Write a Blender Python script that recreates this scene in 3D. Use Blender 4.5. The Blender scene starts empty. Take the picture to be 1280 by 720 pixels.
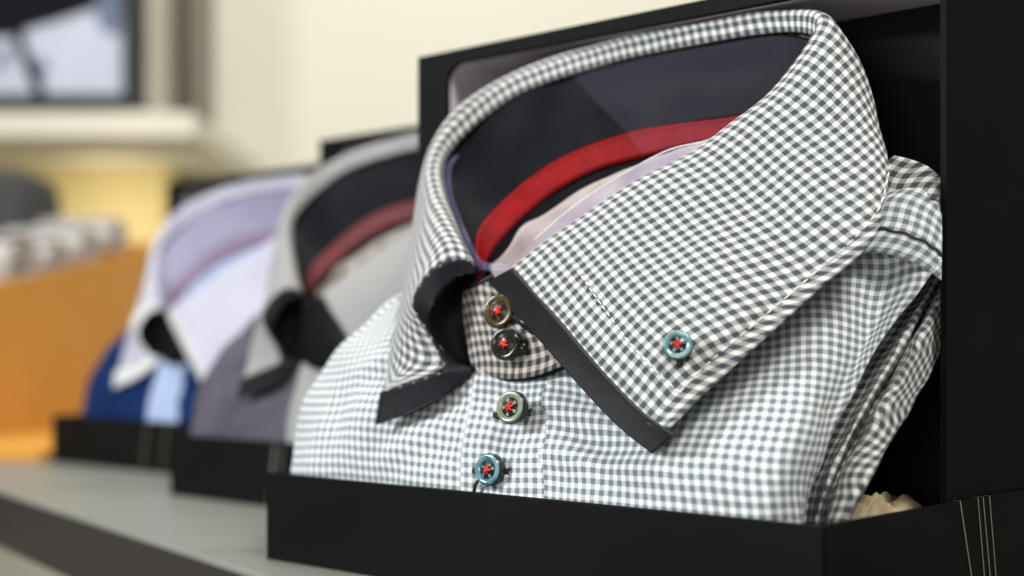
import bpy, bmesh, math, random
import numpy as np
from mathutils import Vector, Matrix, noise
random.seed(7)
C = bpy.context.scene
COL = C.collection
PI = math.pi
F = 1778.0                      # focal length in photo pixels
EYE = 0.087                     # lens height above the shelf
HOR = 435.0                     # horizon row of the photo
U = np.array([0.7328, -0.6804]); B = np.array([0.6804, 0.7328]); P0 = np.array([-0.1013, 0.5863])
BP = float(B @ P0)
ANG = math.atan2(-0.6804, 0.7328)

def at(px, py, Y):
    return ((px-640)/F*Y, Y, EYE-(py-HOR)/F*Y)
def P(px, py, t):
    """point of the front box frame (s along the tray, t into the box, z up) seen at px,py and lying t deep"""
    rx = (px-640)/F
    Y = (t+BP)/(B[0]*rx+B[1])
    d = np.array([rx*Y, Y])-P0
    return (float(U @ d), t, EYE-(py-HOR)/F*Y)

# ------------------------------------------------------------------ materials
def nmat(name):
    m = bpy.data.materials.new(name); m.use_nodes = True
    nt = m.node_tree; b = nt.nodes['Principled BSDF']
    return m, nt, b
def mathn(nt, op, a, b=None, c=None):
    n = nt.nodes.new('ShaderNodeMath'); n.operation = op
    for i, v in enumerate((a, b, c)):
        if v is None: continue
        if isinstance(v, (int, float)): n.inputs[i].default_value = v
        else: nt.links.new(v, n.inputs[i])
    return n.outputs[0]
def noise_bump(nt, b, scale, strength, dist=0.001, coord='Object', detail=3):
    tc = nt.nodes.new('ShaderNodeTexCoord'); nz = nt.nodes.new('ShaderNodeTexNoise')
    nz.inputs['Scale'].default_value = scale; nz.inputs['Detail'].default_value = detail
    nt.links.new(tc.outputs[coord], nz.inputs['Vector'])
    bp = nt.nodes.new('ShaderNodeBump'); bp.inputs['Strength'].default_value = strength
    bp.inputs['Distance'].default_value = dist
    nt.links.new(nz.outputs['Fac'], bp.inputs['Height']); nt.links.new(bp.outputs[0], b.inputs['Normal'])
    return nz, tc
def plain(name, col, rough=0.6, var=0.12, scale=40, bump=0.15, bscale=400, metal=0, spec=0.5, sheen=0, coord='Object'):
    m, nt, b = nmat(name)
    nz = nt.nodes.new('ShaderNodeTexNoise'); tc = nt.nodes.new('ShaderNodeTexCoord')
    nz.inputs['Scale'].default_value = scale; nz.inputs['Detail'].default_value = 4
    nt.links.new(tc.outputs[coord], nz.inputs['Vector'])
    mr = nt.nodes.new('ShaderNodeMapRange'); mr.inputs[1].default_value = .3; mr.inputs[2].default_value = .7
    mr.inputs[3].default_value = 1-var; mr.inputs[4].default_value = 1+var
    nt.links.new(nz.outputs['Fac'], mr.inputs[0])
    mx = nt.nodes.new('ShaderNodeVectorMath'); mx.operation = 'SCALE'
    mx.inputs[0].default_value = col; nt.links.new(mr.outputs[0], mx.inputs['Scale'])
    nt.links.new(mx.outputs[0], b.inputs['Base Color'])
    b.inputs['Roughness'].default_value = rough; b.inputs['Metallic'].default_value = metal
    b.inputs['Specular IOR Level'].default_value = spec
    b.inputs['Sheen Weight'].default_value = sheen
    if bump: noise_bump(nt, b, bscale, bump, 0.0006, coord)
    return m
def gingham(name, period=0.0035, white=(.80,.81,.80), mid=(.30,.325,.34), dark=(.028,.036,.044), rot=0.0):
    m, nt, b = nmat(name)
    uv = nt.nodes.new('ShaderNodeUVMap')
    tc = nt.nodes.new('ShaderNodeTexCoord')
    # slight drift so the woven rows are never ruler straight
    nz = nt.nodes.new('ShaderNodeTexNoise'); nz.inputs['Scale'].default_value = 45; nz.inputs['Detail'].default_value = 2
    nt.links.new(tc.outputs['Object'], nz.inputs['Vector'])
    sub = nt.nodes.new('ShaderNodeVectorMath'); sub.operation = 'SUBTRACT'; sub.inputs[1].default_value = (.5,.5,.5)
    nt.links.new(nz.outputs['Color'], sub.inputs[0])
    sc = nt.nodes.new('ShaderNodeVectorMath'); sc.operation = 'SCALE'; sc.inputs['Scale'].default_value = 0.0016
    nt.links.new(sub.outputs[0], sc.inputs[0])
    ad = nt.nodes.new('ShaderNodeVectorMath'); ad.operation = 'ADD'
    nt.links.new(uv.outputs[0], ad.inputs[0]); nt.links.new(sc.outputs[0], ad.inputs[1])
    mp = nt.nodes.new('ShaderNodeMapping'); mp.inputs['Rotation'].default_value = (0,0,rot)
    nt.links.new(ad.outputs[0], mp.inputs['Vector'])
    sx = nt.nodes.new('ShaderNodeSeparateXYZ'); nt.links.new(mp.outputs[0], sx.inputs[0])
    st = []
    for ax in 'XY':
        v = mathn(nt, 'MULTIPLY', sx.outputs[ax], 2*PI/period)
        s = mathn(nt, 'SINE', v)
        mr = nt.nodes.new('ShaderNodeMapRange'); mr.interpolation_type = 'SMOOTHSTEP'
        mr.inputs[1].default_value = -.42; mr.inputs[2].default_value = .26
        nt.links.new(s, mr.inputs[0]); st.append(mr.outputs[0])
    h = mathn(nt, 'MULTIPLY', mathn(nt, 'ADD', st[0], st[1]), .5)
    # yarn level irregularity
    yn = nt.nodes.new('ShaderNodeTexNoise'); yn.inputs['Scale'].default_value = 2600; yn.inputs['Detail'].default_value = 1
    nt.links.new(uv.outputs[0], yn.inputs['Vector'])
    # twill diagonal inside the mixed squares
    dg = mathn(nt, 'SINE', mathn(nt, 'MULTIPLY', mathn(nt, 'ADD', sx.outputs['X'], sx.outputs['Y']), 2*PI/(period/6)))
    h2 = mathn(nt, 'ADD', h, mathn(nt, 'MULTIPLY', mathn(nt, 'SUBTRACT', yn.outputs['Fac'], .5), .22))
    h2 = mathn(nt, 'ADD', h2, mathn(nt, 'MULTIPLY', dg, .03))
    cr = nt.nodes.new('ShaderNodeValToRGB')
    e = cr.color_ramp.elements
    e[0].position = 0.04; e[0].color = (*white, 1); e[1].position = .97; e[1].color = (*dark, 1)
    k = e.new(.5); k.color = (*mid, 1)
    nt.links.new(h2, cr.inputs[0]); nt.links.new(cr.outputs[0], b.inputs['Base Color'])
    b.inputs['Roughness'].default_value = .8; b.inputs['Sheen Weight'].default_value = .12
    b.inputs['Specular IOR Level'].default_value = .25
    wv = mathn(nt, 'MULTIPLY', mathn(nt, 'SINE', mathn(nt, 'MULTIPLY', sx.outputs['X'], 2*PI/.00045)),
               mathn(nt, 'SINE', mathn(nt, 'MULTIPLY', sx.outputs['Y'], 2*PI/.00045)))
    n2 = nt.nodes.new('ShaderNodeTexNoise'); n2.inputs['Scale'].default_value = 130; n2.inputs['Detail'].default_value = 3
    nt.links.new(tc.outputs['Object'], n2.inputs['Vector'])
    hh = mathn(nt, 'ADD', mathn(nt, 'MULTIPLY', wv, .12), n2.outputs['Fac'])
    bp = nt.nodes.new('ShaderNodeBump'); bp.inputs['Strength'].default_value = .35; bp.inputs['Distance'].default_value = .0009
    nt.links.new(hh, bp.inputs['Height']); nt.links.new(bp.outputs[0], b.inputs['Normal'])
    return m
def ribbed(name, col, period=.0007, rough=.5, strength=.6, axis='X'):
    m, nt, b = nmat(name)
    uv = nt.nodes.new('ShaderNodeUVMap'); sx = nt.nodes.new('ShaderNodeSeparateXYZ'); nt.links.new(uv.outputs[0], sx.inputs[0])
    s = mathn(nt, 'SINE', mathn(nt, 'MULTIPLY', sx.outputs[axis], 2*PI/period))
    nz = nt.nodes.new('ShaderNodeTexNoise'); nz.inputs['Scale'].default_value = 900; nt.links.new(uv.outputs[0], nz.inputs['Vector'])
    f = mathn(nt, 'MULTIPLY_ADD', s, .5, .5)
    mx = nt.nodes.new('ShaderNodeMix'); mx.data_type = 'RGBA'
    mx.inputs[6].default_value = (*[c*.35 for c in col], 1); mx.inputs[7].default_value = (*[c*1.7 for c in col], 1)
    nt.links.new(f, mx.inputs[0]); nt.links.new(mx.outputs[2], b.inputs['Base Color'])
    b.inputs['Roughness'].default_value = rough; b.inputs['Specular IOR Level'].default_value = .22
    bp = nt.nodes.new('ShaderNodeBump'); bp.inputs['Strength'].default_value = strength; bp.inputs['Distance'].default_value = .0003
    nt.links.new(mathn(nt, 'ADD', f, nz.outputs['Fac']), bp.inputs['Height']); nt.links.new(bp.outputs[0], b.inputs['Normal'])
    return m

M = {}
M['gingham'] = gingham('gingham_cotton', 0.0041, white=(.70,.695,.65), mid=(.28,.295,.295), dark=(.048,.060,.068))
M['gingham_band_lit'] = gingham('gingham_band_lit_cotton', 0.0041, white=(.60,.55,.49), mid=(.26,.235,.22))  # warm light on the band put into its cotton colours
M['gingham_body_lit'] = gingham('gingham_body_lit_cotton', 0.0037, white=(.82,.83,.82), mid=(.44,.475,.495), dark=(.15,.185,.205))  # paler copy of the collar gingham, bright light put into its colours
M['gingham_grey_shaded'] = gingham('grey_micro_gingham_shaded', 0.0016, white=(.52,.52,.51), mid=(.30,.30,.295), dark=(.12,.12,.12))  # grey white, deepened in colour for the near box's shade on the collar
M['navy_ribbon'] = ribbed('navy_grosgrain', (.0048,.0048,.0085), .0012, .45, 1.0)
M['navy_lining'] = plain('navy_lining', (.0028,.0026,.0055), .6, .35, 45, .35, 220, spec=.10)
M['black_lining'] = plain('black_lining', (.003,.003,.0045), .7, .3, 60, .3, 300, spec=.1)
M['red'] = plain('red_tape', (.23,.003,.005), .6, .15, 120, .3, 700, spec=.12)
M['red_thread'] = plain('red_thread', (.75,.03,.02), .6, .15, 900, .3, 3000)
M['inner_cloth'] = plain('pale_inner_cloth', (.40,.34,.335), .8, .12, 70, .5, 200)
M['stitch_white'] = plain('white_thread', (.82,.82,.80), .7, .05, 500, 0)
M['stitch_pale'] = plain('pale_grey_thread', (.30,.30,.29), .7, .2, 500, 0)
M['stitch_dark'] = plain('dark_thread', (.018,.02,.024), .7, .2, 500, 0)
M['black_card'] = plain('black_card', (.0042,.0042,.0040), .6, .35, 12, .15, 2600, spec=.07)
M['case_liner'] = plain('grey_case_liner', (.62,.56,.61), .5, .1, 20, .1, 500)
M['case_back'] = plain('dark_case_back', (.007,.0082,.0115), .55, .2, 12, .1, 500, spec=.15)
M['foil'] = plain('pale_foil', (.34,.33,.26), .4, .25, 300, .1, 900, metal=.5)
M['foil_dim'] = plain('dim_foil', (.12,.12,.10), .5, .25, 300, 0)
M['btn_dark'] = plain('dark_button', (.012,.012,.012), .25, .2, 300, 0)
M['btn_brown'] = plain('brown_button', (.07,.045,.018), .15, .5, 260, 0)
M['btn_black'] = plain('black_green_button', (.012,.015,.009), .15, .5, 260, 0)
M['btn_olive'] = plain('olive_pearl_button', (.20,.23,.17), .15, .3, 260, 0)
def pearl(name, a, b_):
    m, nt, b = nmat(name)
    tc = nt.nodes.new('ShaderNodeTexCoord'); nz = nt.nodes.new('ShaderNodeTexNoise'); nz.inputs['Scale'].default_value = 170
    nt.links.new(tc.outputs['Object'], nz.inputs['Vector'])
    mx = nt.nodes.new('ShaderNodeMix'); mx.data_type = 'RGBA'
    mr = nt.nodes.new('ShaderNodeMapRange'); mr.inputs[1].default_value = .35; mr.inputs[2].default_value = .65
    nt.links.new(nz.outputs['Fac'], mr.inputs[0]); nt.links.new(mr.outputs[0], mx.inputs[0])
    mx.inputs[6].default_value = (*a, 1); mx.inputs[7].default_value = (*b_, 1)
    nt.links.new(mx.outputs[2], b.inputs['Base Color'])
    b.inputs['Roughness'].default_value = .18; b.inputs['Coat Weight'].default_value = .6
    b.inputs['Metallic'].default_value = .15
    return m
M['btn_blue'] = pearl('blue_pearl_button', (.025,.12,.18), (.20,.38,.42))
M['btn_teal'] = pearl('teal_pearl_button', (.10,.26,.29), (.30,.46,.45))
# clear film
m, nt, b = nmat('clear_film'); M['film'] = m
b.inputs['Base Color'].default_value = (.30,.31,.62,1); b.inputs['Roughness'].default_value = .12
b.inputs['Alpha'].default_value = .10; b.inputs['Specular IOR Level'].default_value = .8
noise_bump(nt, b, 60, .3)
# tissue paper
m, nt, b = nmat('tan_tissue'); M['tissue'] = m
b.inputs['Base Color'].default_value = (.52,.42,.26,1); b.inputs['Roughness'].default_value = .6
b.inputs['Subsurface Weight'].default_value = 0
noise_bump(nt, b, 120, .5, .002)
# background
M['wall'] = plain('cream_wall_paint', (.78,.76,.64), .8, .004, 3, .05, 120)
M['board'] = plain('cream_painted_board', (.74,.70,.58), .6, .05, 6, .05, 120)
M['panel'] = plain('panel_warm_lit', (.60,.48,.22), .8, .05, 6, .05, 120)  # warm niche light and its fall-off put into the panel colour
M['post'] = plain('grey_metal_post', (.22,.19,.16), .45, .1, 10, .05, 120)
M['dark_metal'] = plain('dark_rail_metal', (.04,.035,.02), .5, .2, 10, .05, 120)
M['shelf_top'] = plain('grey_green_laminate', (.215,.225,.195), .38, .10, 14, .15, 500)
M['shelf_edge'] = plain('dark_shelf_edge', (.020,.016,.012), .55, .1, 14, .1, 300)
M['floor'] = plain('pale_floor', (.55,.53,.47), .6, .08, 4, .1, 60)
M['orange'] = plain('orange_card', (.66,.31,.042), .5, .05, 14, .1, 300)
M['frame_black'] = plain('black_frame', (.004,.004,.004), .6, .1, 20, 0)
M['white_cloth'] = plain('white_cloth', (.50,.48,.46), .8, .06, 30, .3, 200)
M['grey_cloth'] = plain('dark_grey_cloth', (.05,.052,.055), .8, .1, 30, .3, 200)
# shirts behind
M['lavender'] = plain('lavender_white_cotton', (.42,.42,.50), .85, .04, 40, .3, 150, spec=.2)
M['lavender_inside'] = plain('lavender_lining', (.25,.24,.34), .85, .06, 40, .3, 150)
M['dark_red'] = plain('dark_red_tape', (.10,.006,.008), .7, .15, 60, 0)
M['white_shirt'] = plain('white_cotton', (.60,.60,.60), .85, .04, 40, .3, 150, sheen=.1)
M['blue'] = plain('royal_blue_cotton', (.003,.019,.085), .85, .25, 30, .3, 150, spec=.12)
M['pale_blue'] = plain('pale_blue_cotton', (.30,.38,.55), .85, .05, 30, .3, 150)
M['mauve'] = plain('mauve_grey_cotton', (.088,.082,.105), .85, .15, 30, .3, 150, spec=.15)
M['purple'] = plain('purple_tape', (.20,.14,.23), .7, .1, 30, .3, 150)

# ------------------------------------------------------------------ helpers
def tag(o, label=None, cat=None, group=None, kind=None):
    if label: o['label'] = label
    if cat: o['category'] = cat
    if group: o['group'] = group
    if kind: o['kind'] = kind
    return o
def empty(name, loc, rz=0):
    o = bpy.data.objects.new(name, None); COL.objects.link(o); o.location = loc; o.rotation_euler = (0,0,rz)
    o.empty_display_size = .02
    return o
def mk(name, verts, faces, mat, parent=None, uvs=None, smooth=True, solid=0, sub=0):
    me = bpy.data.meshes.new(name); me.from_pydata([tuple(v) for v in verts], [], faces); me.update()
    if uvs is not None:
        ul = me.uv_layers.new(name='UVMap')
        for lp in me.loops: ul.data[lp.index].uv = uvs[lp.vertex_index]
    o = bpy.data.objects.new(name, me); COL.objects.link(o)
    if mat: me.materials.append(mat)
    if smooth: me.polygons.foreach_set('use_smooth', [True]*len(me.polygons))
    if solid:
        s = o.modifiers.new('thickness', 'SOLIDIFY'); s.thickness = solid; s.offset = 0
    if parent: o.parent = parent
    return o
def cr1(p, n):
    """Catmull-Rom through control rows p (k, ...) with n steps per span"""
    k = len(p); out = []
    for i in range(k-1):
        p1, p2 = p[i], p[i+1]
        p0 = p[i-1] if i > 0 else 2*p1-p2
        p3 = p[i+2] if i+2 < k else 2*p2-p1
        for j in range(n):
            t = j/n
            out.append(.5*((2*p1)+(-p0+p2)*t+(2*p0-5*p1+4*p2-p3)*t*t+(-p0+3*p1-3*p2+p3)*t**3))
    out.append(p[-1]); return np.array(out)
class Grid:
    """smooth cloth sheet: ctrl[i][j] = point; i = station, j = row"""
    def __init__(s, ctrl, n=8, m=8, relax=0, ripple=0, rscale=30, seed=0):
        a = np.array(ctrl, float)
        g = cr1(a, n); g = np.swapaxes(cr1(np.swapaxes(g, 0, 1), m), 0, 1)
        for _ in range(relax):
            g[1:-1,1:-1] = .5*g[1:-1,1:-1]+.125*(g[2:,1:-1]+g[:-2,1:-1]+g[1:-1,2:]+g[1:-1,:-2])
        s.g = g; s.n = n; s.m = m
        s.normals()
        if ripple:
            for i in range(g.shape[0]):
                for j in range(g.shape[1]):
                    q = Vector(g[i,j])*rscale+Vector((seed,seed*2,0))
                    g[i,j] += s.N[i,j]*ripple*noise.noise(q)
            s.normals()
        # cloth coordinates by arc length
        du = np.linalg.norm(np.diff(g, axis=0), axis=2); dv = np.linalg.norm(np.diff(g, axis=1), axis=2)
        s.u = np.vstack([np.zeros((1, g.shape[1])), np.cumsum(du, 0)]); s.v = np.hstack([np.zeros((g.shape[0],1)), np.cumsum(dv, 1)])
        s.uu = s.u; s.vv = s.v
    def normals(s):
        g = s.g; a = np.gradient(g, axis=0); b = np.gradient(g, axis=1)
        n = np.cross(a, b); s.N = n/(np.linalg.norm(n, axis=2, keepdims=True)+1e-12)
    def anchor(s, iu=None, jv=None):
        """make one station/row the straight reference line of the weave"""
        if iu is not None: s.uu = s.u-s.u[int(iu*s.n):int(iu*s.n)+1, :]
        if jv is not None: s.vv = s.v-s.v[:, int(jv*s.m):int(jv*s.m)+1]
        return s
    def affine(s):
        """flatten: least-squares mean of rows so checks stay square-ish"""
        return s
    def pt(s, i, j, off=0):
        """i, j in control units"""
        x = min(max(i*s.n, 0), s.g.shape[0]-1.0001); y = min(max(j*s.m, 0), s.g.shape[1]-1.0001)
        a, b = int(x), int(y); fx, fy = x-a, y-b
        def bl(q): return (q[a,b]*(1-fx)*(1-fy)+q[a+1,b]*fx*(1-fy)+q[a,b+1]*(1-fx)*fy+q[a+1,b+1]*fx*fy)
        return bl(s.g)+bl(s.N)*off
    def mesh(s, name, mat, parent, solid=.0006, rot=False):
        A, Bn = s.g.shape[:2]
        idx = lambda i, j: i*Bn+j
        f = [(idx(i,j), idx(i+1,j), idx(i+1,j+1), idx(i,j+1)) for i in range(A-1) for j in range(Bn-1)]
        uv = [(float(s.uu[i,j]), float(s.vv[i,j])) for i in range(A) for j in range(Bn)]
        return mk(name, s.g.reshape(-1,3), f, mat, parent, uv, True, solid)
def tube(pts, r, seg=8, closed=False, taper=None):
    pts = [Vector(p) for p in pts]; V = []; Fc = []; n = len(pts)
    for i, p in enumerate(pts):
        d = (pts[min(i+1,n-1)]-pts[max(i-1,0)]).normalized()
        a = d.cross(Vector((0,0,1)))
        if a.length < 1e-3: a = d.cross(Vector((1,0,0)))
        a.normalize(); b = d.cross(a)
        rr = r*(taper[i] if taper else 1)
        for k in range(seg):
            w = 2*PI*k/seg; V.append(p+a*math.cos(w)*rr+b*math.sin(w)*rr)
    for i in range(n-1):
        for k in range(seg): Fc.append((i*seg+k, i*seg+(k+1)%seg, (i+1)*seg+(k+1)%seg, (i+1)*seg+k))
    Fc.append(tuple(range(seg))[::-1]); Fc.append(tuple((n-1)*seg+k for k in range(seg)))
    return V, Fc
class MB:
    def __init__(s): s.v = []; s.f = []
    def add(s, vf):
        o = len(s.v); s.v += [tuple(p) for p in vf[0]]; s.f += [tuple(i+o for i in f) for f in vf[1]]; return s
    def box(s, x0, x1, y0, y1, z0, z1):
        v = [(x,y,z) for x in (x0,x1) for y in (y0,y1) for z in (z0,z1)]
        f = [(0,1,3,2),(4,6,7,5),(0,4,5,1),(2,3,7,6),(0,2,6,4),(1,5,7,3)]
        return s.add((v, f))
    def build(s, name, mat, parent=None, smooth=False, bevel=0):
        o = mk(name, s.v, s.f, mat, parent, None, smooth)
        if bevel:
            b = o.modifiers.new('edge', 'BEVEL'); b.width = bevel; b.segments = 3; b.limit_method = 'ANGLE'; b.angle_limit = math.radians(40)
        return o
def dashes(path, L, gap, r, name, mat, parent, jitter=.15):
    """stitches as short threads along a list of 3-D points"""
    p = np.array(path, float); d = np.linalg.norm(np.diff(p, axis=0), axis=1); s = np.concatenate([[0], np.cumsum(d)])
    f = lambda q: np.array([np.interp(q, s, p[:,k]) for k in range(3)])
    mb = MB(); q = gap
    while q+L < s[-1]:
        l = L*(1+random.uniform(-jitter, jitter))
        mb.add(tube([f(q), f(q+l*.5), f(q+l)], r, 6, taper=[.55,1,.55])); q += L+gap
    return mb.build(name, mat, parent, True)
def lathe(prof, seg=40):
    V = []; Fc = []; n = len(prof)
    for r, z in prof:
        for k in range(seg): V.append((r*math.cos(2*PI*k/seg), r*math.sin(2*PI*k/seg), z))
    for i in range(n-1):
        for k in range(seg): Fc.append((i*seg+k, i*seg+(k+1)%seg, (i+1)*seg+(k+1)%seg, (i+1)*seg+k))
    Fc.append(tuple((n-1)*seg+k for k in range(seg))); Fc.append(tuple(range(seg))[::-1])
    return V, Fc
def orient(normal, up=(0,0,1)):
    z = Vector(normal).normalized(); x = Vector(up).cross(z).normalized(); y = z.cross(x)
    return Matrix((x, y, z)).transposed().to_4x4()
def button(pos, normal, R, rim, parent, spin=0.0, label=None):
    mat = Matrix.Translation(Vector(pos)) @ orient(normal) @ Matrix.Rotation(spin, 4, 'Z')
    R1 = R
    V, Fc = lathe([(R*.2,-.0040),(R*.88,-.0040),(R*1.02,-.0026),(R*1.04,-.0005),(R*1.01,.0003)])
    o = mk('button', V, Fc, M['btn_dark'], parent); o.matrix_local = mat
    if label: o['label'] = label
    V, Fc = lathe([(R*.985,.0003),(R*.97,.0007),(R*.90,.0009),(R*.78,.0009),(R*.66,.0005),(R*.61,.0003)], 40)
    r = mk('button_rim', V, Fc[:-2], rim, o)
    # four petal inlays in the dark centre
    mb = MB()
    for k in range(5):
        a = 2*PI*k/5+.4; c, s_ = math.cos(a), math.sin(a)
        q = lambda rr, w: (c*rr-s_*w, s_*rr+c*w, .00052)
        mb.add(([q(R*.22,0), q(R*.50,R*.12), q(R*.57,0), q(R*.50,-R*.12)], [(0,1,2,3)]))
    mb.build('button_inlay', rim, o)
    mb = MB()
    for k in range(5):
        a = 2*PI*k/5; l = R*.31*random.uniform(.8,1.15)
        mb.add(tube([(0,0,.0010), (math.cos(a)*l*.6, math.sin(a)*l*.6, .0011), (math.cos(a+.2)*l, math.sin(a+.2)*l, .0006)], R*.07*random.uniform(.7,1.2), 6))
    mb.build('button_thread', M['red_thread'], o, True)
    return o

# ------------------------------------------------------------------ gift box
def gift_box(name='shirt_box', ct=.077, cx0=.0090, lw=.0187):
    r = empty(name, (0,0,0))
    W, H, T, D = .26, .0358, .002, .180
    MB().box(0, W, 0, T, 0, H).build('front_wall', M['black_card'], r, bevel=.0005)
    MB().box(W-T, W, T+.0002, D, 0, H).build('side_wall', M['black_card'], r, bevel=.0004)
    MB().box(0, T, T+.0002, D, 0, H).build('side_wall', M['black_card'], r, bevel=.0004)
    MB().box(T+.0002, W-T-.0002, T+.0002, D, .0006, .0024).build('base', M['black_card'], r)
    # upright case
    x0, x1, z0, z1, y0, y1, yb = cx0, .2578, .0030, .2188, ct, .176, .128
    ix0, ix1, iz0, iz1 = x0+lw, x1-.0022, z0+.004, z1-.0057
    inner = []; corner = []
    for (cx, cz, rr, a0, oc) in ((ix1, iz1, .003, 0, (x1,z1)), (ix0, iz1, .009, 90, (x0,z1)), (ix0, iz0, .004, 180, (x0,z0)), (ix1, iz0, .003, 270, (x1,z0))):
        sx = -1 if cx == ix1 else 1; sz = -1 if cz == iz1 else 1
        for k in range(7):
            a = math.radians(a0+90*k/6); inner.append((cx+sx*rr+rr*math.cos(a), cz+sz*rr+rr*math.sin(a))); corner.append(oc)
    n = len(inner); V = []; Fc = []
    V += [(x, y0, z) for x, z in inner]; V += [(x, yb-.002, z) for x, z in inner]
    oc = [(x1,z1),(x0,z1),(x0,z0),(x1,z0)]; b0 = len(V)
    V += [(x, y0, z) for x, z in oc]; V += [(x, y1, z) for x, z in oc]
    for i in range(n):
        j = (i+1) % n; a = b0+oc.index(corner[i]); b = b0+oc.index(corner[j])
        if a == b: Fc.append((i, j, a))
        else: Fc.append((i, j, b, a))
        Fc.append((i, i+n, j+n, j))
    for k in range(4): Fc.append((b0+k, b0+(k+1)%4, b0+4+(k+1)%4, b0+4+k))
    Fc.append((b0+4, b0+5, b0+6, b0+7))
    mk('upright_case', V, Fc, M['black_card'], r, smooth=False)
    V = []; Fc = []; s = .0006; cx, cz = (ix0+ix1)/2, (iz0+iz1)/2
    for yy in (y0+.0015, yb-.003):
        for x, z in inner:
            V.append((x-math.copysign(s, x-cx), yy, z-math.copysign(s, z-cz)))
    for i in range(n): j = (i+1) % n; Fc.append((i, i+n, j+n, j))
    o = mk('case_lining', V, Fc, M['case_liner'], r, smooth=False)
    mk('case_back', [(x, yb-.0028, z) for x, z in inner], [tuple(range(n))], M['case_back'], r, smooth=False)
    return r
def foil(r, pts):
    """thin foil lines printed over the side wall: (t at the top, t at the bottom, width)"""
    for ta, tb, w in pts:
        X = .26+.0003; H = .0358
        V = [(X,ta,H+.0003),(X,ta+w,H+.0003),(X,tb+w,.001),(X,tb,.001),(.258,ta,H+.0003),(.258,ta+w,H+.0003)]
        mk('foil_stripe', V, [(0,1,2,3),(4,5,1,0)], M['foil'], r, smooth=False)

box1 = gift_box(ct=.083, cx0=.0030); box1.location = (P0[0], P0[1], 0); box1.rotation_euler = (0,0,ANG)
tag(box1, 'nearest black gift box with upright case behind a low tray, holding the gingham shirt', 'gift box', 'black shirt boxes in a row on the shelf')

# ------------------------------------------------------------------ the gingham shirt (box frame coordinates)
shirt = empty('shirt', (P0[0], P0[1], 0), ANG)
tag(shirt, 'sharp foreground gingham shirt in green-grey and white with navy ribbon along its collar edges', 'shirt', 'folded dress shirts standing in their boxes')

# body front
def c(*a): return [P(*q) if len(q) == 3 else q[0] for q in a]
def cc(*a): return [P(x, y, t if t < .04 else .04+(t-.04)*.62) for x, y, t in a]
def cs(*a): return [P(min(x, 1177), y, t if t < .06 else .06+(t-.06)*.45) for x, y, t in a]
Lq = lambda s, t, z: ((s, t, z),)
body_ctrl = [
 c(Lq(.030,.100,.012), Lq(.026,.100,.040), Lq(.034,.098,.075), Lq(.045,.098,.10), Lq(.055,.10,.12), Lq(.07,.105,.14)),
 c(Lq(.010,.050,.012), Lq(.0085,.050,.040), Lq(.016,.055,.075), Lq(.028,.060,.10), Lq(.040,.066,.12), Lq(.06,.078,.135)),
 c((366,640,.012),(360,592,.012),(372,528,.019),(402,465,.026),(455,408,.033),(520,352,.042)),
 c((430,650,.006),(428,597,.005),(438,537,.010),(458,475,.017),(498,420,.026),(548,370,.037)),
 c((500,660,.0045),(498,604,.004),(502,548,.008),(514,490,.015),(538,440,.025),(572,395,.034)),
 c((572,668,.004),(570,614,.004),(574,560,.009),(584,505,.016),(594,458,.025),(602,418,.033)),
 c((636,678,.0035),(636,622,.0035),(640,568,.009),(650,515,.016),(652,470,.0235),(652,432,.030)),
 c((712,684,.003),(712,630,.003),(714,575,.008),(718,522,.014),(722,475,.021),(722,430,.031)),
 c((800,694,.003),(800,638,.003),(802,580,.007),(806,526,.013),(812,474,.022),(818,424,.034)),
 c((886,702,.003),(888,647,.003),(896,585,.007),(910,525,.015),(935,450,.030),(975,345,.055)),
 cs((948,706,.006),(955,652,.007),(972,585,.013),(1000,510,.024),(1028,415,.042),(1062,300,.072)),
 cs((990,706,.016),(996,650,.018),(1006,590,.025),(1042,505,.039),(1088,410,.062),(1122,296,.085)),
 cs((1000,704,.023),(1006,650,.026),(1020,590,.034),(1058,508,.046),(1108,425,.068),(1180,322,.1045)),
]
def back(ctrl, i0, i1, j0, dt):
    for i in range(i0, i1):
        for j in range(j0, len(ctrl[i])):
            x, t, z = ctrl[i][j]; w = dt*min(1, (j-j0+1)/2)
            k = (BP+t+w)/(BP+t)     # slide along the sight line, keeps the outline
            wx, wy = P0+U*x+B*t
            wx, wy = wx*k, wy*k; zz = EYE+(z-EYE)*k
            d_ = np.array([wx, wy])-P0
            ctrl[i][j] = (float(U @ d_), float(B @ d_), zz)
back(body_ctrl, 8, 12, 3, .007)
body = Grid(body_ctrl, 10, 12, relax=2, ripple=.0026, rscale=42).anchor(iu=5.5, jv=1)
def crease_body(g, a, b_, amp, wid, fade=.3):
    A = np.array(P(*a)); Bv = np.array(P(*b_)); L = np.linalg.norm(Bv-A); dr = (Bv-A)/L
    rel = g.g-A; al = rel @ dr; tt = np.clip(al/L, 0, 1)
    pe = rel-al[...,None]*dr; pe -= (pe*g.N).sum(2, keepdims=True)*g.N
    dist = np.linalg.norm(pe, axis=2)
    side_ = np.sign((np.cross(np.broadcast_to(dr, pe.shape), pe)*g.N).sum(2))
    win = np.clip(al/(fade*L)+.0, 0, 1)*np.clip((L-al)/(fade*L), 0, 1)
    h = amp*win*(np.exp(-(dist/wid)**2)-.55*np.exp(-((dist*side_-1.6*wid)/(1.2*wid))**2))
    sgn = -1 if g.N[g.g.shape[0]//2, g.g.shape[1]//2][1] > 0 else 1
    g.g += (sgn*h)[...,None]*g.N
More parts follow.
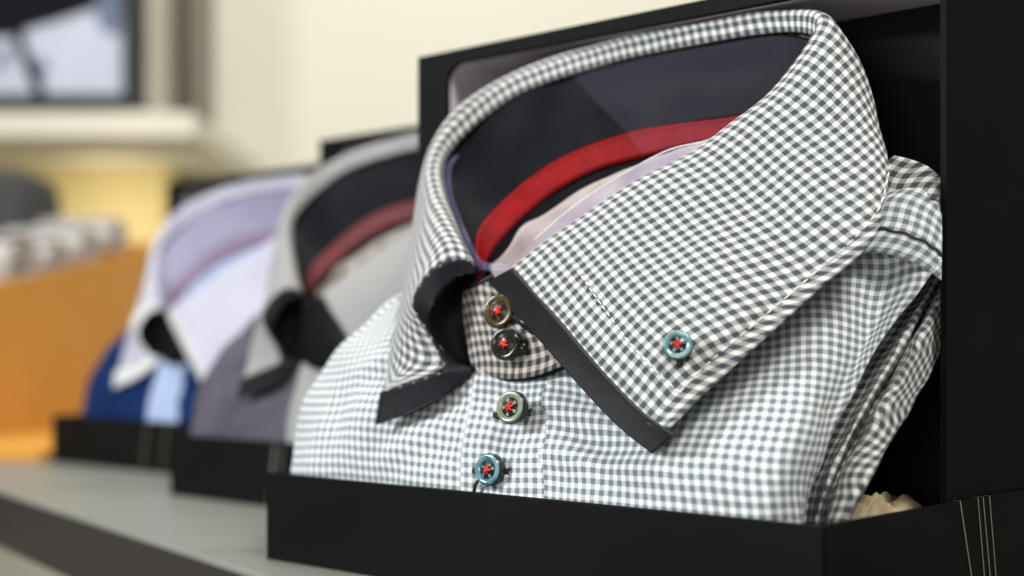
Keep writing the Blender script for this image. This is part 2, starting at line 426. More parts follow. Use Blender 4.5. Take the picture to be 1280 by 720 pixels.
for a_, b_, am, wd in (((650,486,.016),(790,548,.009),.0022,.0050), ((668,520,.014),(760,612,.005),.0016,.0045), ((600,470,.018),(470,508,.013),.0020,.0045),
                       ((590,520,.014),(455,590,.006),.0014,.0050), ((640,560,.009),(860,598,.006),.0015,.0050),
                       ((420,470,.020),(400,570,.008),.0016,.0060), ((540,430,.026),(440,470,.018),.0018,.0040),
                       ((640,600,.006),(640,500,.017),-.0010,.0030)):
    crease_body(body, a_, b_, am, wd)
body.normals()
body.mesh('body', M['gingham_body_lit'], shirt)
# shoulder yoke
yoke = Grid([
 cs((1040,345,.058),(1058,305,.066),(1070,270,.075),(1085,245,.083)),
 cs((1075,318,.070),(1088,286,.076),(1096,255,.084),(1110,240,.092)),
 cs((1110,318,.081),(1120,289,.086),(1125,250,.094),(1135,236,.102)),
 cs((1150,332,.094),(1155,302,.098),(1158,262,.106),(1164,236,.113)),
 cs((1188,350,.103),(1190,318,.106),(1192,272,.111),(1196,240,.116)),
], 12, 10, ripple=.0012, rscale=60, seed=3)
yoke.mesh('yoke', M['gingham_body_lit'], shirt)
seam = [yoke.pt(i/10, 0.96+.03*math.sin(i*.9), .0006) for i in range(0, 41)]
mk('yoke_seam', *tube(seam, .0005, 6), M['stitch_dark'], shirt)
fold = Grid([
 cs((1085,240,.088),(1098,212,.096),(1118,195,.104)),
 cs((1110,250,.095),(1125,222,.102),(1140,200,.108)),
 cs((1145,248,.104),(1152,228,.109),(1160,208,.114)),
 cs((1185,250,.112),(1188,232,.115),(1192,222,.117)),
], 8, 8, ripple=.001, rscale=80, seed=9)
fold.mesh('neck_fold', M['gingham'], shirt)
# side of the folded body + sleeve layer
_E = ((1006,704,.023),(1008,652,.026),(1020,590,.034),(1058,508,.046),(1108,425,.066),(1176,324,.100))
def inside(px, py, t, smax=.2515):
    p = P(px, py, t)
    if p[0] <= smax or t < .05: return p
    rx = (px-640)/F; Y = (smax+U@P0)/(U[0]*rx+U[1])      # slide back until clear of the case wall
    return (smax, float(B@(np.array([rx*Y, Y])-P0)), EYE-(py-HOR)/F*Y)
def _st(dx, dt): return [inside(x+d_, y+3, t+dt) for (x, y, t), d_ in zip(_E, dx)]
side = Grid([
 _st((-14,-14,-14,-14,-14,-10), .0220),
 _st((2,4,8,10,9,-4), .0220),
 _st((8,10,17,19,17,4), .0110),
 _st((11,14,22,25,22,8), .0130),
 _st((15,18,27,31,27,10), .0270),
 _st((20,23,32,37,32,14), .0250),
 _st((24,27,37,43,38,18), .0080),
 _st((38,42,56,62,56,24), .0040),
 _st((44,49,70,78,74,34), .0080),
 _st((42,46,66,74,70,34), .0300),
], 7, 12, ripple=.0012, rscale=80, seed=5)
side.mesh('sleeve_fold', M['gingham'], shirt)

# collar: stations left front -> back -> right front, rows inner edge -> fold -> leaf edge
collar_ctrl = [
 cc((594,337,.0245),(588,328,.0215),(562,325,.0185),(532,345,.013),(517,378,.010),(534,410,.013),(556,458,.014),(477,490,.004)),
 cc((586,322,.0275),(579,308,.0245),(556,306,.021),(532,335,.017),(514,378,.013),(518,415,.012),(520,455,.0115),(478,488,.0055)),
 cc((575,292,.033),(566,280,.030),(545,282,.027),(524,325,.024),(508,375,.018),(500,420,.014),(492,458,.011),(480,486,.008)),
 cc((560,248,.044),(550,240,.040),(535,248,.038),(521,300,.034),(506,362,.026),(496,410,.020),(490,440,.016),(486,470,.013)),
 cc((554,214,.056),(545,206,.052),(531,214,.050),(520,262,.046),(510,320,.040),(503,370,.033),(500,400,.030),(500,425,.028)),
 cc((566,186,.068),(556,172,.065),(541,178,.063),(530,220,.062),(524,275,.058),(522,325,.052),(522,350,.048),(522,372,.045)),
 cc((602,150,.085),(590,130,.082),(572,134,.078),(556,175,.080),(550,225,.078),(550,280,.072),(552,310,.068),(555,340,.062)),
 cc((650,117,.100),(640,98,.100),(626,103,.102),(612,145,.100),(606,195,.098),(606,245,.092),(608,275,.088),(612,310,.080)),
 cc((722,90,.110),(716,70,.112),(704,71,.114),(695,110,.115),(690,160,.114),(690,210,.110),(690,240,.106),(694,270,.100)),
 cc((802,69,.113),(798,49,.114),(790,48,.117),(784,88,.117),(780,140,.116),(780,190,.113),(782,220,.110),(785,250,.105)),
 cc((900,51,.113),(897,32,.114),(890,30,.117),(886,72,.117),(884,125,.116),(884,175,.113),(886,205,.110),(890,235,.105)),
 cc((975,40,.112),(973,20,.113),(968,17,.116),(966,60,.117),(965,110,.116),(965,160,.113),(967,190,.110),(970,220,.105)),
 cc((1018,46,.108),(1022,22,.109),(1034,20,.112),(1055,65,.1125),(1070,115,.111),(1080,165,.107),(1084,190,.104),(1088,215,.100)),
 cc((1010,72,.103),(1008,60,.100),(1034,50,.099),(1068,92,.100),(1092,140,.098),(1104,180,.092),(1108,200,.088),(1108,222,.082)),
 cc((965,124,.095),(966,112,.091),(995,104,.088),(1040,145,.084),(1078,195,.078),(1096,235,.072),(1100,255,.069),(1100,278,.065)),
 cc((915,163,.086),(918,151,.081),(944,148,.077),(990,190,.070),(1035,240,.062),(1062,278,.057),(1072,294,.055),(1080,312,.053)),
 cc((862,203,.075),(866,189,.069),(888,192,.065),(930,240,.055),(975,292,.045),(1005,330,.041),(1016,344,.040),(1028,358,.040)),
 cc((792,240,.062),(796,226,.055),(816,234,.050),(852,290,.038),(894,348,.027),(930,390,.024),(944,404,.025),(962,417,.026)),
 cc((722,288,.047),(724,274,.040),(742,286,.035),(776,342,.025),(816,404,.015),(856,450,.011),(872,466,.012),(892,482,.014)),
 cc((638,343,.026),(640,334,.0205),(656,350,.0165),(698,404,.010),(748,464,.004),(796,514,.0005),(816,533,-.0005),(838,534,.0005)),
]
TB = [P(*q) for q in ()]
for i in range(7, 13):
    for j in range(3, 8):
        q = collar_ctrl[i][j]; collar_ctrl[i][j] = (q[0]+0, q[1]+(.006 if i < 12 else .003), q[2])
collar = Grid(collar_ctrl, 9, 6, relax=1, ripple=.0009, rscale=40, seed=11).anchor(iu=19)
_i13, _i8 = 13*9, 8*9
_mr = collar.u[:, 6:19].mean(axis=1)
_off = collar.uu[_i13] - collar.uu[_i13].mean()
for _i in range(_i13):
    _w = max(0, (_i-_i8)/(_i13-_i8))
    collar.uu[_i] = collar.uu[_i13].mean() + (_mr[_i]-_mr[_i13]) + _off*_w
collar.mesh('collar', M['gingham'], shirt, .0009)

# white stitching on the right leaf
path = [collar.pt(18.45-.02*k/10, 1.9+4.3*k/40, .0008) for k in range(41)]
dashes(path, .0026, .0011, .00030, 'collar_stitching', M['stitch_white'], shirt)
path = [collar.pt(18.45-k/10*.95/1.0, 6.05, .0008) for k in range(0, 58)]
dashes(path, .0026, .0012, .00030, 'collar_stitching', M['stitch_white'], shirt)

# inner lining
lin = [
 cc((594,338,.0250),(600,342,.030),(604,352,.032),(606,372,.032)),
 cc((576,294,.0340),(597,306,.038),(607,336,.038),(606,362,.036)),
 cc((557,245,.0465),(603,284,.050),(620,312,.050),(628,352,.048)),
 cc((556,212,.060),(622,262,.066),(643,284,.066),(655,332,.062)),
 cc((585,165,.081),(662,226,.084),(687,246,.084),(700,300,.077)),
 cc((648,120,.099),(720,191,.097),(745,214,.097),(760,280,.088)),
 cc((722,93,.1125),(790,167,.106),(812,195,.106),(822,260,.098)),
 cc((802,72,.1145),(850,156,.110),(870,181,.110),(880,240,.102)),
 cc((900,54,.1145),(912,148,.111),(930,170,.111),(940,220,.103)),
 cc((975,43,.1135),(980,136,.110),(1000,160,.109),(1000,210,.103)),
 cc((1018,50,.108),(1040,140,.106),(1050,170,.106),(1050,200,.101)),
]
Grid([[r[0], tuple(np.array(r[0])*.5+np.array(r[1])*.5+np.array((0,.001,0))), r[1]] for r in lin], 8, 8, ripple=.0012, rscale=50, seed=2).mesh('inner_collar', M['navy_lining'], shirt)
tp = Grid([[tuple(np.array(r[1])-np.array((0,.0012,0))), tuple(np.array(r[2])-np.array((0,.0012,0)))] for r in lin[:]], 8, 6, ripple=.0006, rscale=60)
tp.mesh('neck_tape', M['red'], shirt, .0012)
Grid([[r[1], r[2], r[3]] for r in lin], 8, 6, ripple=.001, rscale=50).mesh('inner_yoke', M['black_lining'], shirt)
Grid([
 cc((612,333,.038),(618,352,.036),(630,372,.032)),
 cc((634,313,.047),(640,342,.045),(650,360,.040)),
 cc((655,283,.058),(668,318,.056),(680,345,.050)),
 cc((690,263,.066),(702,294,.064),(710,330,.058)),
 cc((728,237,.075),(738,270,.073),(750,300,.068)),
 cc((775,215,.083),(784,246,.081),(795,275,.075)),
 cc((825,195,.090),(834,226,.088),(845,255,.082)),
 cc((880,177,.096),(888,208,.094),(900,240,.088)),
 cc((930,159,.101),(938,190,.099),(950,225,.092)),
], 8, 8, ripple=.0022, rscale=110, seed=4).mesh('inner_cloth', M['inner_cloth'], shirt)

# clear plastic insert leaning inside the back of the collar, and seam stitches on the tape
off = np.array((0, -.0035, 0))
ins = Grid([[tuple(np.array(r[0])+off+np.array((0,0,-.001-.0*k))), tuple(.5*(np.array(r[0])+np.array(r[1]))+off*1.4), tuple(np.array(r[1])+off), tuple(np.array(r[2])+off)] for k, r in enumerate(lin[6:])], 8, 6, ripple=.0012, rscale=45, seed=21)
M['film3'] = M['film'].copy(); _b = M['film3'].node_tree.nodes['Principled BSDF']; _b.inputs['Base Color'].default_value = (.30,.25,.42,1); _b.inputs['Alpha'].default_value = .035; _b.inputs['Roughness'].default_value = .4; _b.inputs['Specular IOR Level'].default_value = .3
ins.mesh('collar_insert', M['film3'], shirt, 0)
M['dark_red_thread'] = plain('dark_red_thread', (.14,.004,.006), .7, .1, 300, 0)
for j_ in (.12, .88):
    dashes([tp.pt(i/10, j_, -.0011) for i in range(0, 96)], .0020, .0012, .00022, 'tape_stitching', M['dark_red_thread'], shirt)
# clear plastic collar support
fl = Grid([
 cc((566,196,.066),(573,194,.067)), cc((554,212,.0585),(563,212,.0595)), cc((556,245,.0465),(566,247,.0475)),
 cc((574,290,.0355),(583,291,.0365)), cc((590,324,.0275),(598,321,.0285)), cc((604,337,.0245),(608,329,.0265)), cc((636,338,.0250),(640,330,.0275)),
], 8, 3)
fl.mesh('collar_support', M['film'], shirt, .0005)
mk('support_edge', *tube([fl.pt(i/8, 1, 0) for i in range(49)], .00035, 6), M['film'], shirt)
fr = Grid([
 cc((640,345,.028),(668,300,.034)), cc((690,310,.036),(712,262,.043)), cc((750,270,.050),(762,228,.057)),
 cc((820,230,.062),(830,190,.070)), cc((880,196,.074),(884,176,.079)),
], 8, 4)
M['film2'] = M['film'].copy(); M['film2'].node_tree.nodes['Principled BSDF'].inputs['Alpha'].default_value = .10
fr.mesh('collar_support', M['film2'], shirt, .0004)
mk('support_fold', *tube([fr.pt(i/8, 1, 0) for i in range(33)], .00025, 6), M['stitch_white'], shirt)

# navy ribbon, right leaf
ra = [(640,336,.0190),(668,368,.0140),(700,405,.0095),(750,464,.0035),(798,514,-.0002),(842,545,-.0005)]
rb = [(611,351,.0240),(638,384,.0195),(669,418,.0150),(720,476,.0095),(771,530,.005),(816,567,.002)]
rib = Grid([c(a, tuple((np.array(a)+np.array(b_))/2-np.array((0,0,.0005))), b_) for a, b_ in zip(ra, rb)], 14, 6)
rib.uu, rib.vv = rib.v, rib.u
rib.mesh('collar_ribbon', M['navy_ribbon'], shirt, .0009)
mk('ribbon_edge', *tube([rib.pt(i/10, 0, .0004) for i in range(51)], .0006, 6), M['stitch_dark'], shirt)
dashes([rib.pt(i/10*1.0, 1.25*.6, .0009) for i in range(0, 13)], .0014, .0012, .0002, 'ribbon_stitching', M['stitch_white'], shirt)
M['stitch_grey'] = plain('grey_thread', (.10,.10,.11), .6, .1, 500, 0)
dashes([rib.pt(i/10, .6, .0009) for i in range(30, 50)], .0010, .0008, .00018, 'ribbon_stitching', M['stitch_grey'], shirt)
# a second thickness showing under the tip
rc = [(706,462,.0105),(740,500,.0085),(780,540,.0055),(812,567,.0025)]
# navy ribbon, left leaf
la = [(588,326,.0215),(566,326,.0178),(543,338,.0135),(524,360,.0105),(517,380,.0095),(524,398,.010),(536,416,.0115),(548,440,.013),(557,462,.0135),(540,471,.0115),(510,481,.008),(476,491,.0035)]
lb = [(595,341,.0230),(572,346,.0180),(553,362,.0135),(540,384,.0105),(536,404,.0110),(544,426,.0130),(557,446,.0150),(574,457,.0170),(592,462,.0200),(565,488,.013),(525,512,.0075),(470,531,.0025)]
lrib = Grid([c(a, b_) for a, b_ in zip(la, lb)], 8, 6)
lrib.uu, lrib.vv = lrib.v, lrib.u
lrib.mesh('collar_ribbon', M['navy_ribbon'], shirt, .0009)
lc = [(594,346,.0275),(588,355,.0285),(583,368,.0290),(582,385,.0285),(584,402,.0275),(587,420,.0265),(592,438,.0260),(598,452,.0255),(602,458,.0250)]
Grid([c(b_, tuple((np.array(b_)+np.array(d))/2+np.array((0,0,.003))), d) for b_, d in zip(lb[:9], lc)], 8, 6).mesh('leaf_underside', M['black_lining'], shirt)
# pinked edge: a row of small alternate nubs
mbd, mbw = MB(), MB()
e = np.array([lrib.pt(i/30*11/1, 0, 0) for i in range(31)]); L = 0
pth = np.array([P(*q) for q in la]); pth = cr1(pth, 10); d = np.concatenate([[0], np.cumsum(np.linalg.norm(np.diff(pth, axis=0), axis=1))])
q = 0; k = 0
while q < d[-1]:
    p = [np.interp(q, d, pth[:,j]) for j in range(3)]; p2 = [np.interp(min(q+.0014, d[-1]), d, pth[:,j]) for j in range(3)]
    (mbd if k % 4 else mbw).add(tube([p, [(a+b_)/2 for a, b_ in zip(p, p2)], p2], .00062, 6, taper=[.45,1,.45])); q += .0014; k += 1
mbd.build('edge_piping', M['stitch_dark'], shirt, True); mbw.build('edge_stitching', M['stitch_pale'], shirt, True)

# collar band in front
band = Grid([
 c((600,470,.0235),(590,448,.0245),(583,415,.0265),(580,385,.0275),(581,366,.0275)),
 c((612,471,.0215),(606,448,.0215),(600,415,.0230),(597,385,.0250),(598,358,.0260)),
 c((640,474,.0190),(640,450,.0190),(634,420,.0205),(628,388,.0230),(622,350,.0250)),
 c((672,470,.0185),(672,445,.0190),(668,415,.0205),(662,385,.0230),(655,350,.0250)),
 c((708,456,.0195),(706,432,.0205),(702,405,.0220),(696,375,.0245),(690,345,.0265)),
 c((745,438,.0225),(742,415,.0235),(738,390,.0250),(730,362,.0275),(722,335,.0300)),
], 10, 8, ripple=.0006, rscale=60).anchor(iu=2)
band.mesh('collar_band', M['gingham_band_lit'], shirt, .0015)
mk('band_piping', *tube([band.pt(1+i/10, -.02, -.0006) for i in range(36)], .0009, 8), M['navy_lining'], shirt)
dashes([band.pt(1.2+i/10, .30, -.0012) for i in range(34)], .0018, .0011, .0002, 'band_stitching', M['stitch_white'], shirt)
# band end that shows above the button, with its own pale edge
mk('band_edge', *tube([P(*q) for q in ((582,368,.0268),(594,358,.0255),(606,350,.0245),(616,345,.0235))], .0007, 6), M['stitch_dark'], shirt)

# placket strip laid on the body
pl = Grid([[tuple(body.pt(i, j, 0)+np.array((0,-o_,.0002))) for j in np.linspace(.4,4.25,14)] for i, o_ in ((5.12,.0011), (5.5,.0011), (5.9,.0009), (6.3,.0006), (6.62,-.0002))], 6, 3)
pl.uu = pl.u - pl.u[6:7,:] + .0009; pl.vv = pl.v
pl.mesh('placket', M['gingham_body_lit'], shirt, .0006)
for i, nm in ((.14, 0),):
    dashes([pl.pt(i, j/4, -.0006) for j in range(0, 52)], .0018, .0012, .00012, 'placket_stitching', M['stitch_white'], shirt)

# buttonholes and buttons
def hole(a, b_, w=.0011):
    a = np.array(P(*a)); b_ = np.array(P(*b_)); mid = (a+b_)/2
    mb = MB()
    rnd = random.Random(3)
    for e in (a, b_):
        for k in range(9):
            o = np.array([rnd.uniform(-1,1), rnd.uniform(-.3,.3), rnd.uniform(-1,1)])*.0012
            mb.add(tube([e+o, e+o*.3+(mid-e)*.2], .0006, 5))
    mb.add(tube([a, mid, b_], .0007, 8))
    return mb.build('buttonhole', M['stitch_dark'], shirt, True)
hole((619,519,.0125),(661,516,.0125))
hole((593,589,.0050),(636,590,.0050))
button(P(638,509,.0055), (.10,-.96,.16), .0058, M['btn_olive'], shirt, .3)
button(P(610,587,.0005), (.06,-.97,.10), .0056, M['btn_blue'], shirt, 1.1)
button(P(623,389,.0185), (.22,-.95,.12), .0062, M['btn_brown'], shirt, .7)
button(P(631,430,.0140), (.20,-.95,.10), .0058, M['btn_black'], shirt, 2.0)
MBx = MB().add(tube([P(638,392,.0215), P(655,402,.0200), P(668,412,.0190)], .0022, 8)).add(tube([P(644,434,.0180), P(660,436,.0185)], .0026, 8))
MBx.build('button_shank', M['btn_dark'], shirt, True)
mk('loose_thread', *tube([P(641,445,.016), P(644,455,.016), P(641,466,.0165)], .00016, 5), M['stitch_dark'], shirt)
mk('loose_thread', *tube([P(600,598,.001), P(594,606,.001), P(592,618,.0015)], .0007, 6), M['stitch_dark'], shirt)
bp = collar.pt(18.0, 4.6, 0); 
button(P(847,431,.0065), (.52,-.80,.25), .0047, M['btn_teal'], shirt, 0)
mk('thread_shank', *tube([P(849,440,.0085), P(850,450,.0085), P(850,457,.0095)], .0013, 8, taper=[1.4,.8,1.1]), M['stitch_dark'], shirt)

# tissue paper crumpled beside the shirt
V = []; Fc = []; n = 90
tc0 = np.array(P(1118,640,.075))
def crease(p):
    v = 0
    for k, (f, a) in enumerate(((1, 1), (2.1, .55), (4.3, .28))):
        w = noise.voronoi(p*f+Vector((k*7, 0, 0)))[0]
        v += a*(w[1]-w[0])
    return v
for i in range(n):
    for j in range(n):
        x, y = i/(n-1)-.5, j/(n-1)-.5; r = math.hypot(x, y)
        p = Vector((x*3.2+3, y*3.6, 1.3))
        h = .040*max(0, 1-(r/.60)**2)+.011*crease(p)*(1-.6*r)
        V.append((min(.2562, tc0[0]-.014+x*.052+.006*noise.noise(p*1.7)), tc0[1]+.006+y*.11+.006*noise.noise(p*1.3+Vector((9,0,0))), max(.0032, -.008+h)))
for i in range(n-1):
    for j in range(n-1): Fc.append((i*n+j, (i+1)*n+j, (i+1)*n+j+1, i*n+j+1))
ts = mk('tissue_paper', V, Fc, M['tissue'], None, solid=.0002)
ts.location = (P0[0], P0[1], 0); ts.rotation_euler = (0,0,ANG)
tag(ts, 'crumpled tan tissue paper tucked beside the gingham shirt in the nearest box', 'tissue paper')

# ------------------------------------------------------------------ the two shirts and boxes further along
def copy_tree(o, parent=None, swap={}, skip=()):
    n = o.copy(); COL.objects.link(n)
    if parent:
        n.parent = parent; n.matrix_parent_inverse = o.matrix_parent_inverse.copy()
    if o.type == 'MESH':
        base = o.name.split('.')[0]
        if base in swap:
            n.data = o.data.copy(); n.data.materials[0] = swap[base]
    for ch in o.children:
        if ch.name.split('.')[0] in skip: continue
        copy_tree(ch, n, swap, skip)
    return n
def place(o, s, t, dz=0, drot=0):
    p = P0+U*s+B*t; o.location = (p[0], p[1], dz); o.rotation_euler = (0,0,ANG+drot)
b2 = gift_box('shirt_box', .098, .020); b2['group'] = 'black shirt boxes in a row on the shelf'; place(b2, -.2500, .120); b2.scale = (.95,1,1)
tag(b2, 'middle black gift box, holding the mauve grey shirt with grey collar', 'gift box')
b3 = gift_box('shirt_box', .092, .016); b3['group'] = 'black shirt boxes in a row on the shelf'; place(b3, -.526, .198)
tag(b3, 'farthest black gift box, at the left end of the row, holding the royal blue shirt', 'gift box')
foil(box1, [(.0875,.0990,.0007),(.1010,.1075,.0006),(.1050,.1120,.0006),(.1100,.1165,.0006)])
foil(b2, [])
for bx, xs in ((b2, ((.105,.0022),(.113,.0010),(.150,.0010))), (b3, ((.13,.0012),(.155,.001)))):
    for x, w in xs:
        mk('foil_stripe', [(x,-.0004,.034),(x+w,-.0004,.034),(x-.006+w,-.0004,.002),(x-.006,-.0004,.002)], [(0,1,2,3)], M['foil_dim'], bx, smooth=False)
skip = ('collar_support','collar_insert','tape_stitching','support_fold','support_edge','edge_piping','edge_stitching','collar_stitching','placket_stitching','loose_thread','ribbon_stitching','band_stitching')
sh2 = copy_tree(shirt, None, {'body':M['mauve'],'yoke':M['mauve'],'neck_fold':M['mauve'],'sleeve_fold':M['mauve'],'collar':M['gingham_grey_shaded'],'collar_band':M['black_lining'],
    'placket':M['gingham_grey_shaded'],'inner_cloth':M['post'],'neck_tape':M['dark_red']}, skip+('button','button_shank','buttonhole','thread_shank'))
place(sh2, -.2480, .120); sh2.scale = (.95,1,1)
tag(sh2, 'middle shirt, mauve grey body with grey white collar, dark ribbon and dark lining', 'shirt')
sh3 = copy_tree(shirt, None, {'body':M['blue'],'yoke':M['blue'],'neck_fold':M['blue'],'sleeve_fold':M['blue'],'collar':M['lavender'],'collar_band':M['black_lining'],
    'placket':M['pale_blue'],'inner_collar':M['lavender_inside'],'inner_yoke':M['lavender_inside'],'neck_tape':M['purple'],'inner_cloth':M['pale_blue'],
    'collar_ribbon':M['white_shirt'],'ribbon_edge':M['white_shirt']}, skip+('button','button_shank','buttonhole','thread_shank'))
place(sh3, -.505, .198); sh3.scale = (.94,1,1)
tag(sh3, 'farthest shirt, royal blue body with a lavender white collar and white collar edges', 'shirt')

# ------------------------------------------------------------------ shelf
e0 = np.array(at(0,612,EYE*F/(612-HOR))[:2]); e1 = np.array(at(330,720,EYE*F/(720-HOR))[:2])
d = (e1-e0)/np.linalg.norm(e1-e0); nrm = np.array([-d[1], d[0]])
if nrm[1] < 0: nrm = -nrm
sa = e0-d*1.1; sb = e1+d*.9; dep = 1.15
bend = e0-d*.07
q = [np.array((-1.5, bend[1]-.02)), bend, sb, sb+nrm*dep, np.array((-1.5, 2.0))]
sh = empty('display_shelf', (float(e0[0]), float(e0[1]), -.04)); 
loc = lambda p, z: (float(p[0]-e0[0]), float(p[1]-e0[1]), z+.04)
def slab(name, q, z0, z1, mat, parent, bevel=.002, l=loc):
    V = [l(p, z0) for p in q]+[l(p, z1) for p in q]
    k = len(q)
    f = [tuple(range(k))[::-1], tuple(range(k, 2*k))]+[(i,(i+1)%k,k+(i+1)%k,k+i) for i in range(k)]
    o = mk(name, V, f, mat, parent, smooth=False)
    if bevel:
        b = o.modifiers.new('edge', 'BEVEL'); b.width = bevel; b.segments = 3
    return o
slab('shelf_top', q, -.003, 0, M['shelf_top'], sh, .001)
qi = [np.array((-1.4995, bend[1]-.0194)), bend+nrm*.0006, sb+nrm*.0006, sb+nrm*dep, np.array((-1.4995, 1.999))]
slab('shelf_board', qi, -.036, -.0031, M['shelf_edge'], sh, .001)
tag(sh, 'grey green shelf with a dark front edge under the row of shirt boxes', 'shelf')

# floor and wall
fl_ = mk('floor', [(-4,-1.5,-.75),(4,-1.5,-.75),(4,4,-.75),(-4,4,-.75)], [(0,1,2,3)], M['floor'], smooth=False)
tag(fl_, kind='structure')
wl = MB().box(-4, 4, 2.6, 2.7, -.75, 2.2).build('wall', M['wall'])
tag(wl, kind='structure')

# orange card tray at the left
oa, ob = at(-40,360,1.20), at(150,320,1.62)
ot = empty('orange_tray', (oa[0], oa[1], .002))
def opos(px, Y): return (px-640)/F*Y
A0 = np.array([opos(-60,1.22), 1.22]); A1 = np.array([opos(225,1.62), 1.62]); dd = (A1-A0)/np.linalg.norm(A1-A0); nn = np.array([-dd[1], dd[0]])
lo = lambda p, z: (float(p[0]-oa[0]), float(p[1]-oa[1]), z-.002)
def owall(name, p0, p1, h0, h1, th, nv):
    V = [lo(p0,.008), lo(p1,.008), lo(p1+nv*th,.008), lo(p0+nv*th,.008), lo(p0,h0), lo(p1,h1), lo(p1+nv*th,h1), lo(p0+nv*th,h0)]
    return mk(name, V, [(0,3,2,1),(4,5,6,7)]+[(i,(i+1)%4,4+(i+1)%4,4+i) for i in range(4)], M['orange'], ot, smooth=False)
ztop = lambda px, py, Y: EYE-(py-HOR)/F*Y
h0 = ztop(-60,368,1.22); h1 = ztop(225,303,1.62)
owall('side_wall', A0, A1, h0, h1, .006, nn)
owall('side_wall', A0+nn*.22, A1+nn*.22, h0, h1, .006, nn)
owall('end_wall', A1+nn*.0062, A1+nn*.2198, h1, h1, .006, dd)
slab('base', [np.array(q_) for q_ in ((-.87,1.0),(-.362,1.088),(-.272,1.20),(-.30,1.66),(-.62,1.74),(-.92,1.3))], .0005, .0078, M['orange'], ot, 0, lo)  # plate drawn out past the tray as its orange glow on the shelf
slab('tray_floor', [A0+nn*.007, A1+nn*.007, A1+nn*.219, A0+nn*.219], h0-.03, h0-.02, M['orange'], ot, 0, lo)
tag(ot, 'bright orange card tray standing behind the blue shirt at the left edge', 'tray')
# rolled pale cloths lying in the tray
labs = ['pale rolled cloth at the near end of the orange tray', 'middle one of the pale rolled cloths in the orange tray',
        'pale rolled cloth in the orange tray next to the blue shirt', 'small white rolled cloth farthest along the orange tray']
for k, (px, py, Y, R) in enumerate(((52,332,1.33,.030),(95,326,1.42,.022),(133,310,1.50,.021),(168,296,1.60,.020))):
    cx, cy, cz = at(px, py, Y)
    V = []; Fc = []; N = 90; wdt = .05
    for i in range(N):
        a = i/N*4.6*PI; rr = R*(.30+.70*i/N)+.0006*math.sin(i)
        for j in range(4):
            w = (j/3-.5)*wdt*2
            V.append((rr*math.cos(a), w, rr*math.sin(a)))
    for i in range(N-1):
        for j in range(3): Fc.append((i*4+j, (i+1)*4+j, (i+1)*4+j+1, i*4+j+1))
    o = mk('rolled_cloth', V, Fc, M['white_cloth'], None, solid=.004)
    o.location = (cx+nn[0]*.07, cy+nn[1]*.07, cz); o.rotation_euler = (0, 0, math.atan2(dd[1], dd[0]))
    tag(o, labs[k], 'cloth', 'pale rolled cloths in the orange tray')

# niche behind: wall shelf, framed picture, posts
YW = 2.45
def wbox(name, px0, px1, py0, py1, Y0, Y1, mat, parent=None, bev=.001):
    x0, _, z1 = at(px0, py0, Y0); x1, _, z0 = at(px1, py1, Y0)
    return MB().box(x0, x1, Y0, Y1, z0, z1).build(name, mat, parent, bevel=bev)
o = wbox('wall_shelf', -160, 243, 140, 172, 2.05, 2.59, M['board'], None, .003); tag(o, 'cream board shelf on the back wall under the framed picture', 'wall shelf')
# tall cream panel whose edge carries the shelf
o = wbox('wall_post', 219, 233, -300, 139, 2.44, 2.49, M['dark_metal']); tag(o, 'dark slotted metal upright standing on the cream wall shelf', 'upright')
o = wbox('wall_column', 233.5, 247, -300, 139, 2.45, 2.59, M['post']); tag(o, 'grey brown column beside the dark slotted upright', 'column')
o = wbox('lower_post', 216, 243, 176, 420, 2.45, 2.59, M['post']); tag(o, 'grey post holding up the cream wall shelf', 'post')
o = wbox('wall_panel', -260, 215, 179, 560, 2.40, 2.59, M['panel'], None, .02); tag(o, 'cream panel below the wall shelf at the left', 'panel')
fr_ = empty('framed_picture', at(60, 130, 2.2))
fx, fy, fz = fr_.location
def fbox(name, px0, px1, py0, py1, Y0, Y1, mat, par=fr_):
    x0, _, z1 = at(px0, py0, Y0); x1, _, z0 = at(px1, py1, Y0)
    return MB().box(x0-fx, x1-fx, Y0-fy, Y1-fy, z0-fz, z1-fz).build(name, mat, par)
fbox('frame', 154, 176, -140, 133, 2.18, 2.22, M['frame_black']); fbox('frame', -200, 158, 118, 133, 2.181, 2.221, M['frame_black'])
fbox('frame', -218, -200, -140, 133, 2.18, 2.22, M['frame_black']); fbox('frame', -200, 158, -140, -125, 2.181, 2.221, M['frame_black'])
M['pic'] = plain('cool_white_print', (.50,.54,.66), .4, .12, 6, 0)
M['pic_blue'] = plain('blue_grey_print', (.10,.13,.22), .4, .3, 9, 0)
M['pic_dark'] = plain('dark_print', (.006,.007,.011), .6, .2, 9, 0, spec=.1)
fbox('picture', -200, 158, -125, 118, 2.200, 2.203, M['pic'])
def ppoly(pts, Y, mat):
    V = [tuple(np.array(at(x, y, Y))-np.array((fx,fy,fz))) for x, y in pts]
    return mk('picture_shape', V, [tuple(range(len(V)))], mat, fr_, smooth=False)
ppoly([(-200,-125),(158,-125),(158,-20),(150,45),(128,40),(118,12),(60,25),(0,38),(-200,60)], 2.1992, M['pic_blue'])
ppoly([(-200,-110),(122,-60),(120,10),(70,26),(36,36),(10,46),(-200,60)], 2.1984, M['pic_dark'])
ppoly([(10,30),(26,28),(34,60),(50,92),(58,118),(44,118),(28,80),(18,52)], 2.1976, M['pic_dark'])
ppoly([(0,60),(14,58),(10,78),(-6,90)], 2.1976, M['pic_blue'])
ppoly([(48,70),(62,82),(56,94),(42,86)], 2.1976, M['pic_blue'])
tag(fr_, 'black framed picture of dark shapes on cool white, standing on the cream wall shelf', 'picture')
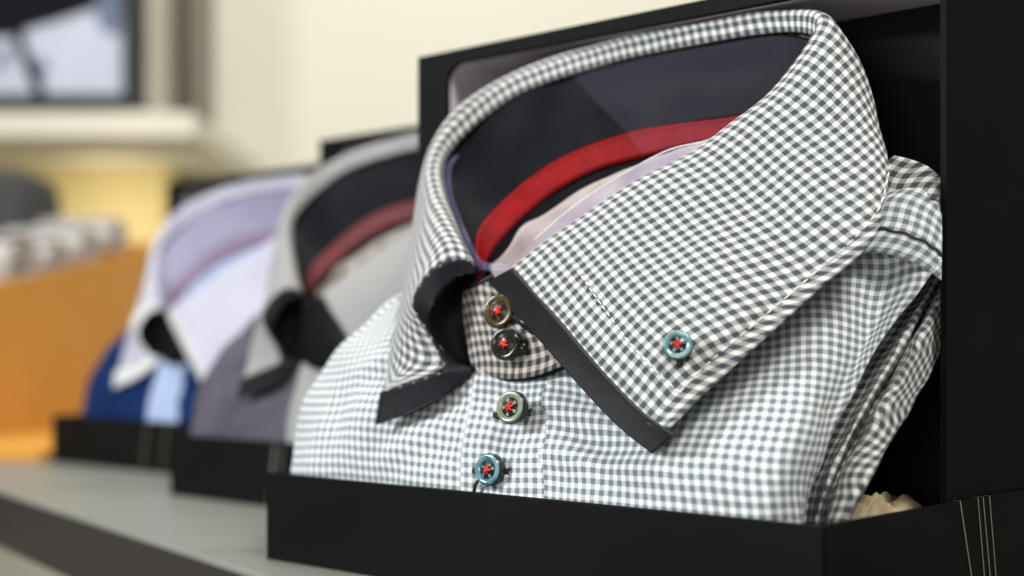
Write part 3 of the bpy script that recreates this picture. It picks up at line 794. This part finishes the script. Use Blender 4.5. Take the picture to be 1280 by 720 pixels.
o = MB().box(-.1,.1,-.08,.08,0,at(0,345,1.95)[2]+.14).build('dark_bag', M['grey_cloth'], bevel=.03); o.location = at(-30, 405, 1.95); 
o.location.z = .0005
tag(o, 'dark grey bag just visible behind the orange tray at the left edge', 'bag')

# ------------------------------------------------------------------ light
def area(name, loc, target, size, power, col, sy=None):
    l = bpy.data.lights.new(name, 'AREA'); l.energy = power; l.size = size; l.color = col
    if sy: l.shape = 'RECTANGLE'; l.size_y = sy
    o = bpy.data.objects.new(name, l); COL.objects.link(o); o.location = loc
    o.rotation_euler = (Vector(target)-Vector(loc)).to_track_quat('-Z', 'Y').to_euler()
    return o
area('window_light', (-1.35,.22,.70), (.0,.5,.08), .32, 25, (.95,.98,1.0), .45)
area('ceiling_light', (.42,-.22,1.15), (.1,.5,.08), .35, 16, (1.0,.97,.92))
area('front_fill', (-.35,-.6,.17), (.05,.6,.14), .35, 2.8, (1.0,.97,.93))  # added low fill that reaches into the case, no fixture
area('wall_fill', (-.1,1.2,1.9), (-.2,2.6,.3), .8, 30, (1.0,.97,.90), .8)  # unseen area lamp added to brighten the back wall
area('niche_light', (-.66,2.2,.33), (-.62,2.5,.10), .10, .55, (1.0,.93,.74), .10)
w = bpy.data.worlds.new('World'); C.world = w; w.use_nodes = True
w.node_tree.nodes['Background'].inputs[0].default_value = (1.0,.97,.93,1); w.node_tree.nodes['Background'].inputs[1].default_value = .18

# ------------------------------------------------------------------ camera
cam = bpy.data.cameras.new('camera'); co = bpy.data.objects.new('camera', cam); COL.objects.link(co)
co.location = (0,0,EYE); co.rotation_euler = (PI/2,0,0)
cam.sensor_width = 36; cam.lens = 36*F/1280; cam.shift_y = (HOR-360)/1280
cam.clip_start = .01; cam.clip_end = 50
cam.dof.use_dof = True; cam.dof.focus_distance = .485; cam.dof.aperture_fstop = 4.6; cam.dof.aperture_blades = 9
C.camera = co
C.view_settings.view_transform = 'Standard'; C.view_settings.look = 'None'
C.view_settings.exposure = 0; C.view_settings.gamma = 1
C.cycles.use_denoising = True
C.cycles.max_bounces = 8; C.cycles.transparent_max_bounces = 12
